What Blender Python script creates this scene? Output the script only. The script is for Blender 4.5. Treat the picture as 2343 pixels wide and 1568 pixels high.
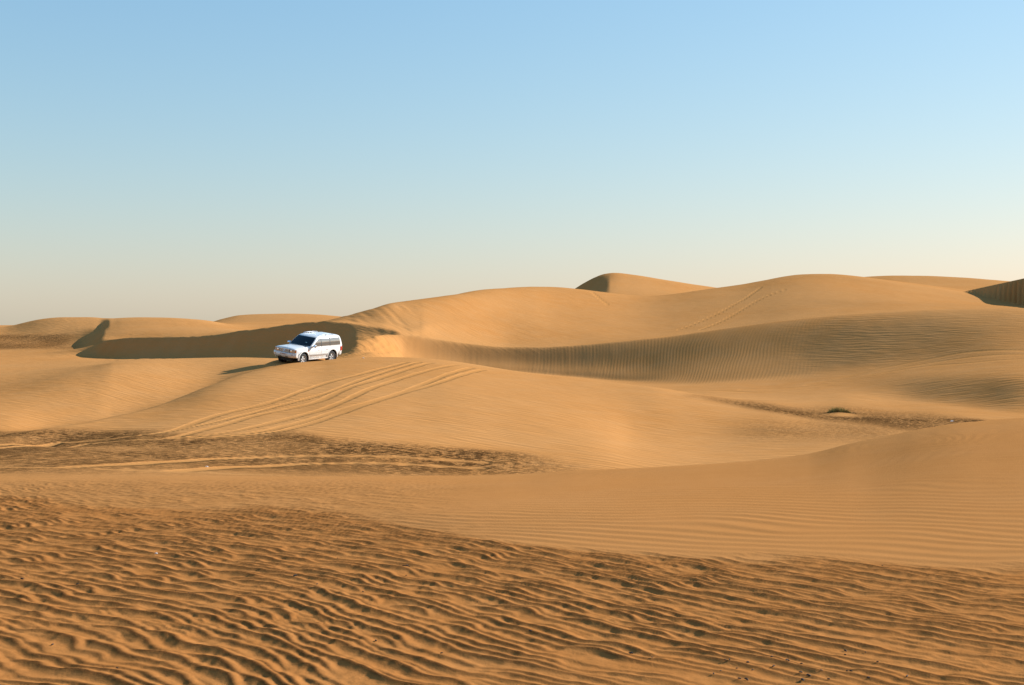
import bpy, bmesh, math, random
import numpy as np
from mathutils import Vector, Matrix

for o in list(bpy.data.objects):
    bpy.data.objects.remove(o, do_unlink=True)
scene = bpy.context.scene
COL = scene.collection
R = math.radians

# ------------------------------------------------------------------ camera
# tracing units: the photograph at 2342 x 1568; FD = focal length in those units
FD, CX, HY, EYE = 2973.0, 1171.0, 745.0, 1.7
cam_d = bpy.data.cameras.new('camera')
cam_d.sensor_width = 36.0
cam_d.lens = 36.0 * FD / 2342.0
cam_d.shift_y = -(784.0 - HY) / 2342.0
cam_d.clip_start = 0.1
cam_d.clip_end = 20000
cam = bpy.data.objects.new('camera', cam_d)
cam.location = (0, 0, EYE)
cam.rotation_euler = (R(90), 0, 0)
COL.objects.link(cam)
scene.camera = cam

# ------------------------------------------------------------------ light
SUN_EL, SUN_AZ = R(25.0), R(67.0)          # azimuth clockwise from the view direction (+Y)
SUN_DIR = Vector((math.sin(SUN_AZ) * math.cos(SUN_EL), math.cos(SUN_AZ) * math.cos(SUN_EL), math.sin(SUN_EL)))
world = bpy.data.worlds.new('World')
scene.world = world
world.use_nodes = True
wn = world.node_tree.nodes
wl = world.node_tree.links
bg = wn['Background']
sky = wn.new('ShaderNodeTexSky')
sky.sky_type = 'NISHITA'
sky.sun_disc = False
sky.sun_elevation = SUN_EL
sky.sun_rotation = SUN_AZ
sky.altitude = 0
sky.air_density = 1.7
sky.dust_density = 0.2
sky.ozone_density = 2.5
sep = wn.new('ShaderNodeSeparateColor')      # tone response of the whole sky, channel by channel
com = wn.new('ShaderNodeCombineColor')
wl.new(sky.outputs[0], sep.inputs[0])
for k, (gain, power) in enumerate(((0.769, 0.95), (1.318, 0.72), (2.03, 0.60))):
    pw = wn.new('ShaderNodeMath')
    pw.operation = 'POWER'
    pw.inputs[1].default_value = power
    ml = wn.new('ShaderNodeMath')
    ml.operation = 'MULTIPLY'
    ml.inputs[1].default_value = gain
    wl.new(sep.outputs[k], pw.inputs[0])
    wl.new(pw.outputs[0], ml.inputs[0])
    wl.new(ml.outputs[0], com.inputs[k])
wl.new(com.outputs[0], bg.inputs[0])
bg.inputs[1].default_value = 0.05
sun_d = bpy.data.lights.new('sun', 'SUN')
sun_d.energy = 2.85
sun_d.angle = R(0.53)
sun_d.color = (1.0, 0.985, 0.96)
sun = bpy.data.objects.new('sun', sun_d)
sun.rotation_euler = SUN_DIR.to_track_quat('Z', 'Y').to_euler()
sun.location = (60, 40, 50)
COL.objects.link(sun)
scene.view_settings.view_transform = 'Standard'
scene.view_settings.look = 'None'
scene.view_settings.gamma = 1.0
scene.view_settings.exposure = 1.63
scene.view_settings.use_curve_mapping = False


# ------------------------------------------------------------------ numeric helpers
def smooth(a, b, x):
    t = np.clip((x - a) / (b - a), 0, 1)
    return t * t * (3 - 2 * t)


def lattice_noise(x, y, scale, seed):
    """value noise, -1..1"""
    rng = np.random.default_rng(seed)
    T = rng.random((256, 256)) * 2 - 1
    x = np.asarray(x) / scale + 71.3
    y = np.asarray(y) / scale + 19.7
    xi = np.floor(x).astype(np.int64)
    yi = np.floor(y).astype(np.int64)
    fx, fy = x - xi, y - yi
    fx = fx * fx * fx * (fx * (fx * 6 - 15) + 10)
    fy = fy * fy * fy * (fy * (fy * 6 - 15) + 10)
    a, b, c, d = xi & 255, (xi + 1) & 255, yi & 255, (yi + 1) & 255
    return (T[a, c] * (1 - fx) + T[b, c] * fx) * (1 - fy) + (T[a, d] * (1 - fx) + T[b, d] * fx) * fy


def fbm(x, y, scale, seed, octs=3, gain=0.5):
    s, a, t = 0, 1.0, 0
    for k in range(octs):
        s = s + a * lattice_noise(x, y, scale / 2 ** k, seed + k * 17)
        t += a
        a *= gain
    return s / t


def pchip_slopes(x, y):
    h = np.diff(x)
    d = np.diff(y) / h
    m = np.zeros_like(y)
    w1 = 2 * h[1:] + h[:-1]
    w2 = h[1:] + 2 * h[:-1]
    same = d[:-1] * d[1:] > 0
    with np.errstate(divide='ignore', invalid='ignore'):
        hm = (w1 + w2) / (w1 / d[:-1] + w2 / d[1:])
    m[1:-1] = np.where(same, hm, 0)
    m[0], m[-1] = d[0], d[-1]
    return m


def pchip(x, y, xq, m=None):
    x = np.asarray(x, float)
    y = np.asarray(y, float)
    if m is None:
        m = pchip_slopes(x, y)
    xq = np.clip(xq, x[0], x[-1])
    i = np.clip(np.searchsorted(x, xq, side='right') - 1, 0, len(x) - 2)
    h = x[i + 1] - x[i]
    t = (xq - x[i]) / h
    return (y[i] * (1 + 2 * t) * (1 - t) ** 2 + h * m[i] * t * (1 - t) ** 2
            + y[i + 1] * t * t * (3 - 2 * t) + h * m[i + 1] * t * t * (t - 1))


# ------------------------------------------------------------------ dune field
# Each feature line runs across the valley from left to right: (column, depth, height);
# a height may be given as ('p', row) = the row at which that crest shows, solved for the depth.
SC = FD / 3316.0


def line(*pts):
    P, Y, Z = [], [], []
    for px, y, z in pts:
        if isinstance(z, tuple):
            z = EYE - (z[1] - HY) * y / 3316.0
        P.append(px)
        Y.append(y * SC)
        Z.append(z)
    return np.array(P, float), np.array(Y), np.array(Z)


def p(r):
    return ('p', r)


LINES = [
    line((-600, 1.5, .0), (3000, 1.5, .0)),
    line((-600, 6.2, .0), (1171, 6.2, 0.0), (3000, 6.2, .02)),
    line((-600, 11, -.04), (0, 11, -.05), (1171, 11, 0.0), (2342, 11, .06), (3000, 11, .12)),
    # near dune: crest to the right, running out to the left
    line((-600, 18.5, p(1112)), (0, 18.5, p(1112)), (400, 19, p(1100)), (850, 19.5, p(1095)), (1000, 20, p(1093)), (1171, 20, p(1089)),
         (1321, 20, p(1080)), (1471, 20, p(1074)), (1621, 20, p(1066)), (1721, 20.2, p(1058)), (1846, 20.4, p(1043)),
         (1946, 20.6, p(1020)), (2046, 20.8, p(999)), (2096, 20.9, p(988)), (2196, 21, p(972)), (2271, 21, p(966)), (2342, 21, p(961)), (3000, 22, p(930))),
    line((-600, 25, p(1066)), (0, 25, p(1066)), (400, 25.5, p(1078)), (850, 26, -1.1), (1171, 27, -1.32), (1621, 27, -1.25), (1846, 27, -1.1),
         (2046, 27, -.85), (2342, 27, -.55), (3000, 28, -.3)),
    # valley floor
    line((-600, 37, p(1022)), (0, 37, p(1022)), (300, 37, p(1030)), (600, 38, p(1040)), (850, 38, p(1052)), (1171, 38, p(1078)), (1400, 38.5, -2.2), (1621, 39, -2.35),
         (1846, 39, -2.3), (2342, 39, -2.1), (3000, 39, -2)),
    # middle of the long face
    line((-600, 42, p(1006)), (0, 42, p(1008)), (125, 44, -1.95), (375, 49, -1.78), (675, 55, -1.62), (850, 58, -1.5), (1000, 60, -1.52), (1171, 60, -1.72),
         (1296, 58, -1.98), (1390, 56, -2.25), (1450, 55.5, -2.46), (1510, 55, -2.55), (1621, 54, -2.62), (1771, 53, -2.55), (1861, 53, -2.5), (2046, 52, -2.42), (2342, 51, -2.35), (3000, 51, -2.3)),
    # crest of the dune the car stands on
    line((-600, 45, p(1000)), (0, 46, p(999)), (125, 50, p(982)), (175, 52, p(975)), (250, 56, p(960)), (325, 60.5, p(942)), (375, 64, p(927)), (425, 68, p(907)),
         (475, 72, p(885)), (525, 76, p(867)), (575, 80, p(853)), (625, 84, p(841)), (675, 88, p(832.5)), (725, 91, p(828)), (775, 93, p(822.5)),
         (850, 95, p(818.5)), (925, 96, p(818)), (1000, 95.5, p(822)), (1075, 94, p(832)), (1171, 91, p(847)), (1296, 87, p(865)),
         (1396, 84, p(877)), (1491, 81, p(887)), (1571, 79, p(900)), (1671, 76, p(917)), (1771, 73, p(932)), (1861, 71, p(946)), (1930, 70, p(950)),
         (2046, 68, p(958)), (2171, 66, p(962)), (2342, 64, p(970)), (3000, 62, p(975))),
    line((-600, 55, -2.15), (0, 56, -2.2), (125, 60, -2.5), (250, 66, -2.5), (375, 74, -2.3), (475, 82, -1.98), (575, 90, -1.15), (625, 94, -.92), (675, 98, -.78), (775, 103, -.82),
         (925, 106, -.95), (1075, 104, -1.5), (1171, 101, -1.9), (1296, 98, -2.3), (1396, 95, -2.5), (1491, 92, -2.6), (1571, 90, -2.62), (1671, 88, -2.62),
         (1771, 85, -2.6), (1861, 82, -2.5), (1930, 79, -2.48), (2046, 81, -2.52), (2171, 76.5, -2.55), (2342, 70.5, -2.62), (3000, 65, -2.7)),
    # crest of the pale left dune; shoulder of the low right dune
    line((-600, 82, p(930)), (0, 85, p(892)), (65, 87.5, p(877)), (125, 90, p(862)), (175, 93, p(850)), (215, 95, p(840)), (270, 98, p(830)), (350, 102, p(823)), (450, 106, p(819)),
         (550, 106.5, p(817)), (675, 105, p(822)), (775, 105.5, -.85), (925, 109, -1.2), (1075, 109, -1.7), (1171, 109, -1.95), (1296, 106, -2.3), (1396, 104, -2.65),
         (1491, 103, -2.72), (1571, 102, -2.62), (1671, 100, -2.42), (1771, 98, -2.34), (1861, 95, -2.2), (1971, 93.5, p(873)), (2046, 90.7, p(864)), (2121, 87.8, p(858.5)),
         (2221, 83.8, p(858.5)), (2342, 79, p(864)), (3000, 70, p(890))),
    # foot of the long slip face; plain ground left of it
    line((-600, 98, -1.9), (0, 100, -1.76), (65, 102, -1.62), (125, 104, -1.46), (175, 105, -1.32), (215, 106, -1.22), (280, 108, -1.1), (350, 109, -1.0), (450, 110, -.9), (550, 110, -.8), (700, 109, -.82), (755, 109, -.78),
         (800, 109, -.62), (850, 110.5, -.5), (890, 112.5, -.75), (925, 114.8, -1.15), (1000, 116.2, -1.6), (1075, 116.7, -1.85), (1171, 116.6, -2.0),
         (1296, 115.2, -2.32), (1396, 113, -2.55), (1491, 110.2, -2.66), (1571, 107, -2.58), (1671, 105.3, -2.32), (1771, 104.3, -2.02), (1861, 103.3, -1.78), (1971, 101.5, -1.35),
         (2121, 98, -.85), (2342, 94, .02), (3000, 92, .3)),
    # crest of the long slip face
    line((-600, 110, -1.7), (0, 112, -1.66), (65, 113.5, -1.6), (125, 115, -1.5), (175, 115.6, -1.41), (215, 116, -1.34), (280, 118, -1.22), (350, 117.6, -1.1), (450, 117, -1.0), (550, 115, -.9), (700, 113, -.85), (755, 113, -.70), (785, 113.2, -.25),
         (820, 113.5, p(777)), (850, 115, p(773)), (880, 117.2, p(766.5)), (950, 119.0, p(770)), (1000, 119.6, p(777)), (1075, 119.9, p(787)), (1171, 119.8, p(794.5)), (1246, 119.6, p(794)),
         (1321, 119.4, p(790)), (1396, 119.2, p(784)), (1471, 119, p(777)), (1546, 118.7, p(769)), (1621, 118.4, p(757.5)), (1696, 118, p(747)),
         (1771, 117.6, p(736)), (1871, 116.9, p(725)), (1971, 116.2, p(716)), (2071, 115.4, p(711)), (2146, 114.8, p(708)), (2221, 114.2, p(706)), (2342, 113.4, p(706)), (3000, 112, p(715))),
    line((-600, 122, p(840)), (0, 124, p(835)), (65, 125, p(832)), (125, 126, p(829)), (175, 127, p(826)), (215, 128, -1.42), (280, 130, -1.36), (350, 128, -1.3), (450, 125, -1.2), (550, 121, -1.05), (700, 118, -.92), (755, 118, -.75), (785, 118.5, -.3),
         (820, 119, .45), (850, 119.8, .6), (880, 120, .72), (920, 120.3, .62), (950, 120.6, .62), (1000, 122, .40), (1075, 124, .0), (1171, 126, -.35), (1296, 127, -.25), (1396, 128, .05),
         (1471, 129, .35), (1546, 129, .6), (1696, 128.5, 1.3), (1871, 127, 2.15), (2071, 125, 2.65), (2342, 123, 2.8), (3000, 121, 2.6)),
    'DUNE',
    # big pale dune behind: its sky line from the car to the right edge; plains on the left
    line((-600, 172, .0), (0, 170, p(785)), (120, 168, p(789)), (184, 166, -.35), (214, 163, .25), (243, 160, .95), (280, 157, 1.0), (450, 150, 1.0), (600, 146, 1.3), (690, 143, 1.85), (745, 141, p(734)), (790, 140, p(723)), (850, 141, p(707)), (890, 144, p(695)),
         (925, 148, p(690)), (1000, 155, p(679)), (1050, 162, p(670)), (1100, 170, p(662)), (1171, 180, p(657)), (1221, 185, p(658)), (1271, 190, p(661)), (1361, 195, p(670)),
         (1421, 198, p(676)), (1471, 200, p(679.5)), (1521, 202, p(678)), (1551, 203, p(674)), (1621, 206, p(661)), (1671, 208, p(657)), (1711, 209, p(651)), (1756, 211, p(642)), (1796, 212, p(633)),
         (1846, 214, p(629)), (1896, 214, p(629)), (1946, 215, p(631.5)), (1996, 216, p(637)), (2100, 216, p(648)), (2200, 214, p(662)), (2342, 210, p(680)), (3000, 200, p(700))),
    line((-600, 180, p(768)), (0, 180, p(766)), (120, 180, p(752)), (200, 180, p(749)), (228, 179, p(750)), (252, 178, p(739)), (280, 177, p(737)), (325, 176, p(736)), (380, 174, p(738)), (425, 172, p(741)), (475, 171, p(745)), (600, 168, p(757)), (745, 165, p(748)),
         (850, 168, p(722)), (1000, 183, p(700)), (1171, 207, p(676)), (1471, 222, p(690)), (1846, 236, p(645)), (2100, 238, p(656)), (2342, 235, p(680)), (3000, 226, p(700))),
    line((-600, 190, p(752)), (0, 190, p(750)), (30, 190, p(746.5)), (60, 190, p(739)), (100, 190, p(731)), (150, 190, p(727)), (200, 190, p(727)), (245, 190, p(730)), (262, 190, p(730.5)), (280, 190, p(729)), (325, 190, p(728)),
         (380, 190, p(729)), (425, 190, p(732)), (475, 190, p(737)), (520, 190, p(746)), (600, 190, p(752)), (700, 190, p(752)), (850, 195, p(735)), (1000, 210, p(715)),
         (1171, 235, p(690)), (1471, 245, p(700)), (1846, 260, p(660)), (2100, 262, p(664)), (2342, 260, p(680)), (3000, 250, p(700))),
    # far crests
    line((-600, 250, p(752)), (0, 250, p(752)), (420, 262, p(752)), (475, 265, p(745)), (550, 270, p(738)), (650, 270, p(735)), (770, 270, p(734)), (1000, 280, p(720)), (1250, 285, p(700)), (1308, 285, p(690)), (1346, 284, p(673)), (1380, 284, p(656)), (1396, 285, p(648)),
         (1446, 285, p(652)), (1521, 285, p(662)), (1596, 287, p(672)), (1700, 290, p(690)), (1900, 290, p(660)), (2046, 290, p(648)), (2196, 290, p(650)), (2342, 288, p(656)), (3000, 280, p(690))),
    line((-600, 300, p(748)), (0, 300, p(748)), (400, 300, p(748)), (475, 300, p(739.5)), (510, 300, p(730)), (550, 300, p(722)), (600, 300, p(719)), (650, 300, p(718)), (720, 300, p(720)), (770, 300, p(724)), (850, 300, p(730)),
         (1000, 300, p(730)), (1200, 300, p(705)), (1290, 304, p(676)), (1311, 304, p(664)), (1336, 303, p(649)), (1361, 302, p(636)), (1386, 301, p(628)), (1406, 300, p(626)), (1446, 301, p(630)), (1521, 303, p(641)),
         (1596, 305, p(653)), (1636, 306, p(659)), (1700, 308, p(668)), (1900, 310, p(645)), (1991, 310, p(634)), (2046, 310, p(632)), (2121, 310, p(633)), (2196, 310, p(636)), (2261, 310, p(641)), (2306, 310, p(645)), (2342, 310, p(648)), (3000, 300, p(690))),
    line((-600, 420, p(752)), (1171, 420, p(735)), (1406, 400, p(690)), (1700, 400, p(690)), (2100, 420, p(680)), (2342, 420, p(685)), (3000, 420, p(720))),
    line((-600, 900, p(747)), (1171, 900, p(741)), (3000, 900, p(740))),
    line((-600, 6000, p(745.5)), (3000, 6000, p(745.2))),
]
# the dark slip face behind the car: foot, crest and back, from the left edge to where it dies out
DUNE = [
    line((-600, 133, -1.7), (0, 135, p(823)), (65, 136, p(822)), (125, 138, p(820)), (175, 141, -1.42), (215, 142.6, -1.5), (247, 141.6, -1.5), (280, 139.8, -1.5), (350, 137, -1.4), (450, 133.2, -1.3), (550, 129, -1.2), (625, 126.4, -1.1),
         (700, 123.7, -1.0), (745, 122.5, -.9), (780, 122.4, -.2), (820, 122.0, .56), (875, 122.3, .72), (920, 121.6, .68), (960, 121.6, .64)),
    line((-600, 158, p(814)), (0, 152, p(809)), (100, 150, p(806)), (150, 148.5, p(801)), (190, 147, p(796)), (215, 146, p(790)), (247, 144.5, p(778)), (280, 143, p(773)), (320, 141.5, p(770)), (375, 139.5, p(769)),
         (450, 136.5, p(769)), (500, 134.7, p(764)), (550, 133, p(756)), (600, 131.5, p(750)), (650, 130, p(743)), (700, 128.5, p(737)), (745, 127.3, p(735)),
         (780, 126.6, p(737)), (820, 125.5, p(743)), (875, 124, p(751)), (920, 122.8, p(761)), (960, 122.4, p(769))),
    line((-600, 163, -1.2), (0, 159, -1.1), (150, 155, -.95), (195, 153, -.6), (240, 151, .4), (320, 148, .45), (450, 143, .6), (600, 137, 1.2), (700, 133.5, 1.8), (745, 132, 2.0), (780, 131, 2.05),
         (820, 130, 2.0), (875, 129, 1.85), (920, 128, 1.5), (960, 127.5, 1.2)),
]
KD = LINES.index('DUNE')


def slip_weights(px):
    long_face = smooth(860, 930, px) * (1 - smooth(1500, 2200, px))
    dark_face = smooth(215, 290, px) * (1 - smooth(930, 965, px))
    return long_face, dark_face


def base_columns(pxs, Yq):
    """heights for every column px and every depth Yq -> (len(Yq), len(pxs))"""
    def blur(A, sig):
        n = int(sig * 3)
        kern = np.exp(-0.5 * (np.arange(-n, n + 1) / sig) ** 2)
        kern /= kern.sum()
        pad = np.pad(A, ((n, n), (0, 0)), mode='edge')
        return sum(k_ * pad[i_:i_ + len(A)] for i_, k_ in enumerate(kern))

    plain = [l for l in LINES if l != 'DUNE']
    LY = np.array([pchip(P, Y, pxs) for P, Y, Z in plain])
    LZ = np.array([pchip(P, Z, pxs) for P, Y, Z in plain])
    # right of the dark slip face its three lines follow the plain surface
    n0 = len(pxs)
    DY, DZ = np.zeros((3, n0)), np.zeros((3, n0))
    wd = 1 - smooth(900, 1010, pxs)
    for k in range(3):
        y_a, z_a = pchip(DUNE[k][0], DUNE[k][1], pxs), pchip(DUNE[k][0], DUNE[k][2], pxs)
        y_b = LY[KD - 1] + (LY[KD] - LY[KD - 1]) * (0.10, 0.22, 0.42)[k]
        z_b = np.array([pchip(LY[:, j], LZ[:, j], y_b[j:j + 1])[0] for j in range(n0)])
        DY[k] = y_a * wd + y_b * (1 - wd)
        DZ[k] = z_a * wd + z_b * (1 - wd)
    LY = np.concatenate([LY[:KD], DY, LY[KD:]])
    LZ = np.concatenate([LZ[:KD], DZ, LZ[KD:]])
    for k in range(1, len(LY)):
        LY[k] = np.maximum(LY[k], LY[k - 1] + 0.25)
    MS = np.array([pchip_slopes(LY[:, j], LZ[:, j]) for j in range(n0)])
    MS = blur(MS, 17.0)
    s_long, s_dark = slip_weights(pxs)
    out = np.empty((len(Yq), n0))
    for j in range(n0):
        y, z, m = LY[:, j], LZ[:, j], MS[j]
        c = pchip(y, z, Yq, m)
        for a, sw in ((KD - 3, s_long[j]), (KD, s_dark[j])):
            if sw > 0:
                k = (Yq >= y[a]) & (Yq <= y[a + 1])
                t = (Yq[k] - y[a]) / (y[a + 1] - y[a])
                lin = z[a] + (z[a + 1] - z[a]) * (t - 0.10 * np.sin(np.pi * t) ** 2)
                c[k] = c[k] * (1 - sw) + lin * sw
        out[:, j] = c
    # even out the broad slopes across the view, sparing the sharp forms
    soft = blur(out.T, 29.0).T
    P, Y = pxs[None, :], Yq[:, None] / SC
    w = smooth(1380, 1560, P) * smooth(76, 92, Y) * (1 - smooth(205, 215, Y)) + (1 - smooth(190, 260, P)) * smooth(50, 70, Y) * (1 - smooth(128, 138, Y))
    soft2 = blur(out.T, 8.0).T
    w2 = 0.8 * smooth(24, 30, Y) * (1 - smooth(250, 280, Y)) * (1 - smooth(205, 225, P) * (1 - smooth(250, 270, P))) * (1 - smooth(720, 750, P) * (1 - smooth(960, 990, P)))
    out = out * (1 - w2) + soft2 * w2
    w = np.clip(w, 0, 1)
    return out * (1 - w) + soft * w


PXS = np.concatenate([-70 - np.geomspace(6, 2300, 40)[::-1], np.linspace(-70, 2412, 1420), 2412 + np.geomspace(6, 2300, 40)])
YQ = np.concatenate([np.geomspace(2.2, 5.55, 24), 1.0 / np.linspace(1 / 5.6, 1 / 19.2, 410), np.linspace(19.3, 60, 120), np.linspace(60.4, 131, 270),
                     np.geomspace(131.4, 330, 100), np.geomspace(334, 5200, 30)])
BASE = base_columns(np.clip(PXS, -600, 3000), YQ)


def ground_point(px, py, y0=4.0):
    """first point of the bare dune surface seen at column px and row py, looking from y0 on"""
    z = BASE[:, np.argmin(np.abs(PXS - px))]
    ok = YQ > y0
    row = HY + (EYE - z[ok]) * FD / YQ[ok]
    yy = YQ[ok]
    k = int(np.argmax(row <= py))
    if k == 0:
        y = yy[0] if row[0] <= py else yy[int(np.argmin(row))]
    else:
        y = yy[k - 1] + (yy[k] - yy[k - 1]) * np.clip((row[k - 1] - py) / max(row[k - 1] - row[k], 1e-6), 0, 1)
    return (px - CX) * y / FD, y


# --- the car's stand: contact plane of the wheels
CAR_C = Vector((-13.54, 86.0))
HEAD = Vector((-0.53, -0.848)).normalized()
LEFT = Vector((-HEAD.y, HEAD.x))
CAR_PITCH, CAR_ROLL, CAR_Z = R(-2.4), R(-7.5), -0.70


def car_plane(x, y):
    dx, dy = x - CAR_C.x, y - CAR_C.y
    f = dx * HEAD.x + dy * HEAD.y
    l = dx * LEFT.x + dy * LEFT.y
    return CAR_Z + f * math.tan(CAR_PITCH) + l * math.tan(CAR_ROLL), f, l


# --- wind ripples of the foreground, laid crest by crest
RC = 0.01                                      # cell
WIND = np.array([-0.68, -0.733])                # towards the camera and left
CREST = np.array([0.733, -0.68])
S0, T0 = -16.0, -18.0                          # along-crest, along-wind origin
NS, NT = int(23.0 / RC), int(22.0 / RC)
LAM, AMP = 0.086, 0.0255


def noise_1d(rng, x, scale):
    n = int((x[-1] - x[0]) / scale) + 4
    v = rng.random(n) * 2 - 1
    u = (x - x[0]) / scale + rng.random()
    i = u.astype(int)
    f = u - i
    f = f * f * (3 - 2 * f)
    return v[i] * (1 - f) + v[i + 1] * f


def lay_ripples(lam, amp, seed, f=1.0):
    """rows of wind ripples: every row has its own wandering crest and its own swelling and dying height"""
    rng = np.random.default_rng(seed)
    H = np.zeros((NT, NS), np.float32)
    C = np.zeros((NT, NS), np.float32)
    s = S0 + np.arange(NS) * RC
    drift = np.zeros(NS)
    up0, dn0 = int(0.34 * f / RC), int(0.30 * f / RC)
    for k in range(int(NT * RC / lam) - 8):
        drift = 0.93 * drift + 0.024 * f * noise_1d(rng, s, 0.8 * f) + 0.014 * f * noise_1d(rng, s, 0.28 * f)
        a = 0.58 + 0.52 * noise_1d(rng, s, 0.36 * f) + 0.18 * noise_1d(rng, s, 0.21 * f) + 0.25 * noise_1d(rng, s, 2.3)
        a = amp * np.clip(a, 0, 1.15) ** 0.8
        c = drift + 0.007 * f * noise_1d(rng, s, 0.12 * f) + 0.003 * f * noise_1d(rng, s, 0.05) - 0.060 * f * a / amp + rng.normal(0, 0.012 * f)
        t = 0.40 + k * lam
        i0 = int(t / RC)
        lo, hi = max(i0 - up0, 0), min(i0 + dn0, NT)
        d = ((np.arange(lo, hi) * RC - t)[:, None] - c[None, :])
        aa = a[None, :]
        up = (0.055 + 0.06 * aa / amp) * f
        stoss = aa * np.clip(1 + d / up, 0, 1) ** 1.15
        w = aa / 0.47 + 0.003
        lee = aa * np.clip(1 - d / w, 0, 1) ** 1.45
        h = np.where(d < 0, stoss, lee).astype(np.float32)
        g = (np.clip(aa / amp * 1.25, 0, 1) * np.exp(-np.where(d < 0, d / (0.028 * f), d / (0.020 * f)) ** 2)).astype(np.float32)
        g[h < H[lo:hi] - 0.002] = 0
        C[lo:hi] = np.where(h > H[lo:hi] + 0.002, g, np.maximum(C[lo:hi], g))
        np.maximum(H[lo:hi], h, out=H[lo:hi])
    K = np.pad(H, 1, mode='edge')
    return C, (K[1:-1, 1:-1] * 6.0 + (K[:-2, 1:-1] + K[2:, 1:-1] + K[1:-1, :-2] + K[1:-1, 2:]) * 0.5) / 8.0


RIP_CREST, RIP = lay_ripples(LAM, AMP, 5, 0.76)
RIP_SMALL = lay_ripples(0.050, 0.0095, 11, 0.40)[1]


def sample_grid(G, fi, fj):
    fi = np.clip(fi, 0, G.shape[0] - 2.001)
    fj = np.clip(fj, 0, G.shape[1] - 2.001)
    i, j = fi.astype(np.int64), fj.astype(np.int64)
    a, b = fi - i, fj - j
    return (G[i, j] * (1 - a) + G[i + 1, j] * a) * (1 - b) + (G[i, j + 1] * (1 - a) + G[i + 1, j + 1] * a) * b


def polyline_distance(X, Y, pts, reach):
    """signed-less distance to a ground polyline plus running position, evaluated near it only"""
    D = np.full(X.shape, 1e3)
    S = np.zeros(X.shape)
    run = 0.0
    for (x0, y0), (x1, y1) in zip(pts[:-1], pts[1:]):
        L = math.hypot(x1 - x0, y1 - y0)
        k = (X > min(x0, x1) - reach) & (X < max(x0, x1) + reach) & (Y > min(y0, y1) - reach) & (Y < max(y0, y1) + reach)
        if k.any():
            t = np.clip(((X[k] - x0) * (x1 - x0) + (Y[k] - y0) * (y1 - y0)) / (L * L), 0, 1)
            d = np.hypot(X[k] - x0 - t * (x1 - x0), Y[k] - y0 - t * (y1 - y0))
            b = d < D[k]
            D[k] = np.where(b, d, D[k])
            S[k] = np.where(b, run + t * L, S[k])
        run += L
    return D, S


def track_points(rows, y0=4.0):
    P = [ground_point(px, py, y0) for px, py in rows]
    # densify with a smooth curve
    a = np.array(P)
    u = np.concatenate([[0], np.cumsum(np.hypot(np.diff(a[:, 0]), np.diff(a[:, 1])))])
    q = np.linspace(0, u[-1], 60)
    return list(zip(pchip(u, a[:, 0], q), pchip(u, a[:, 1], q)))


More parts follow.
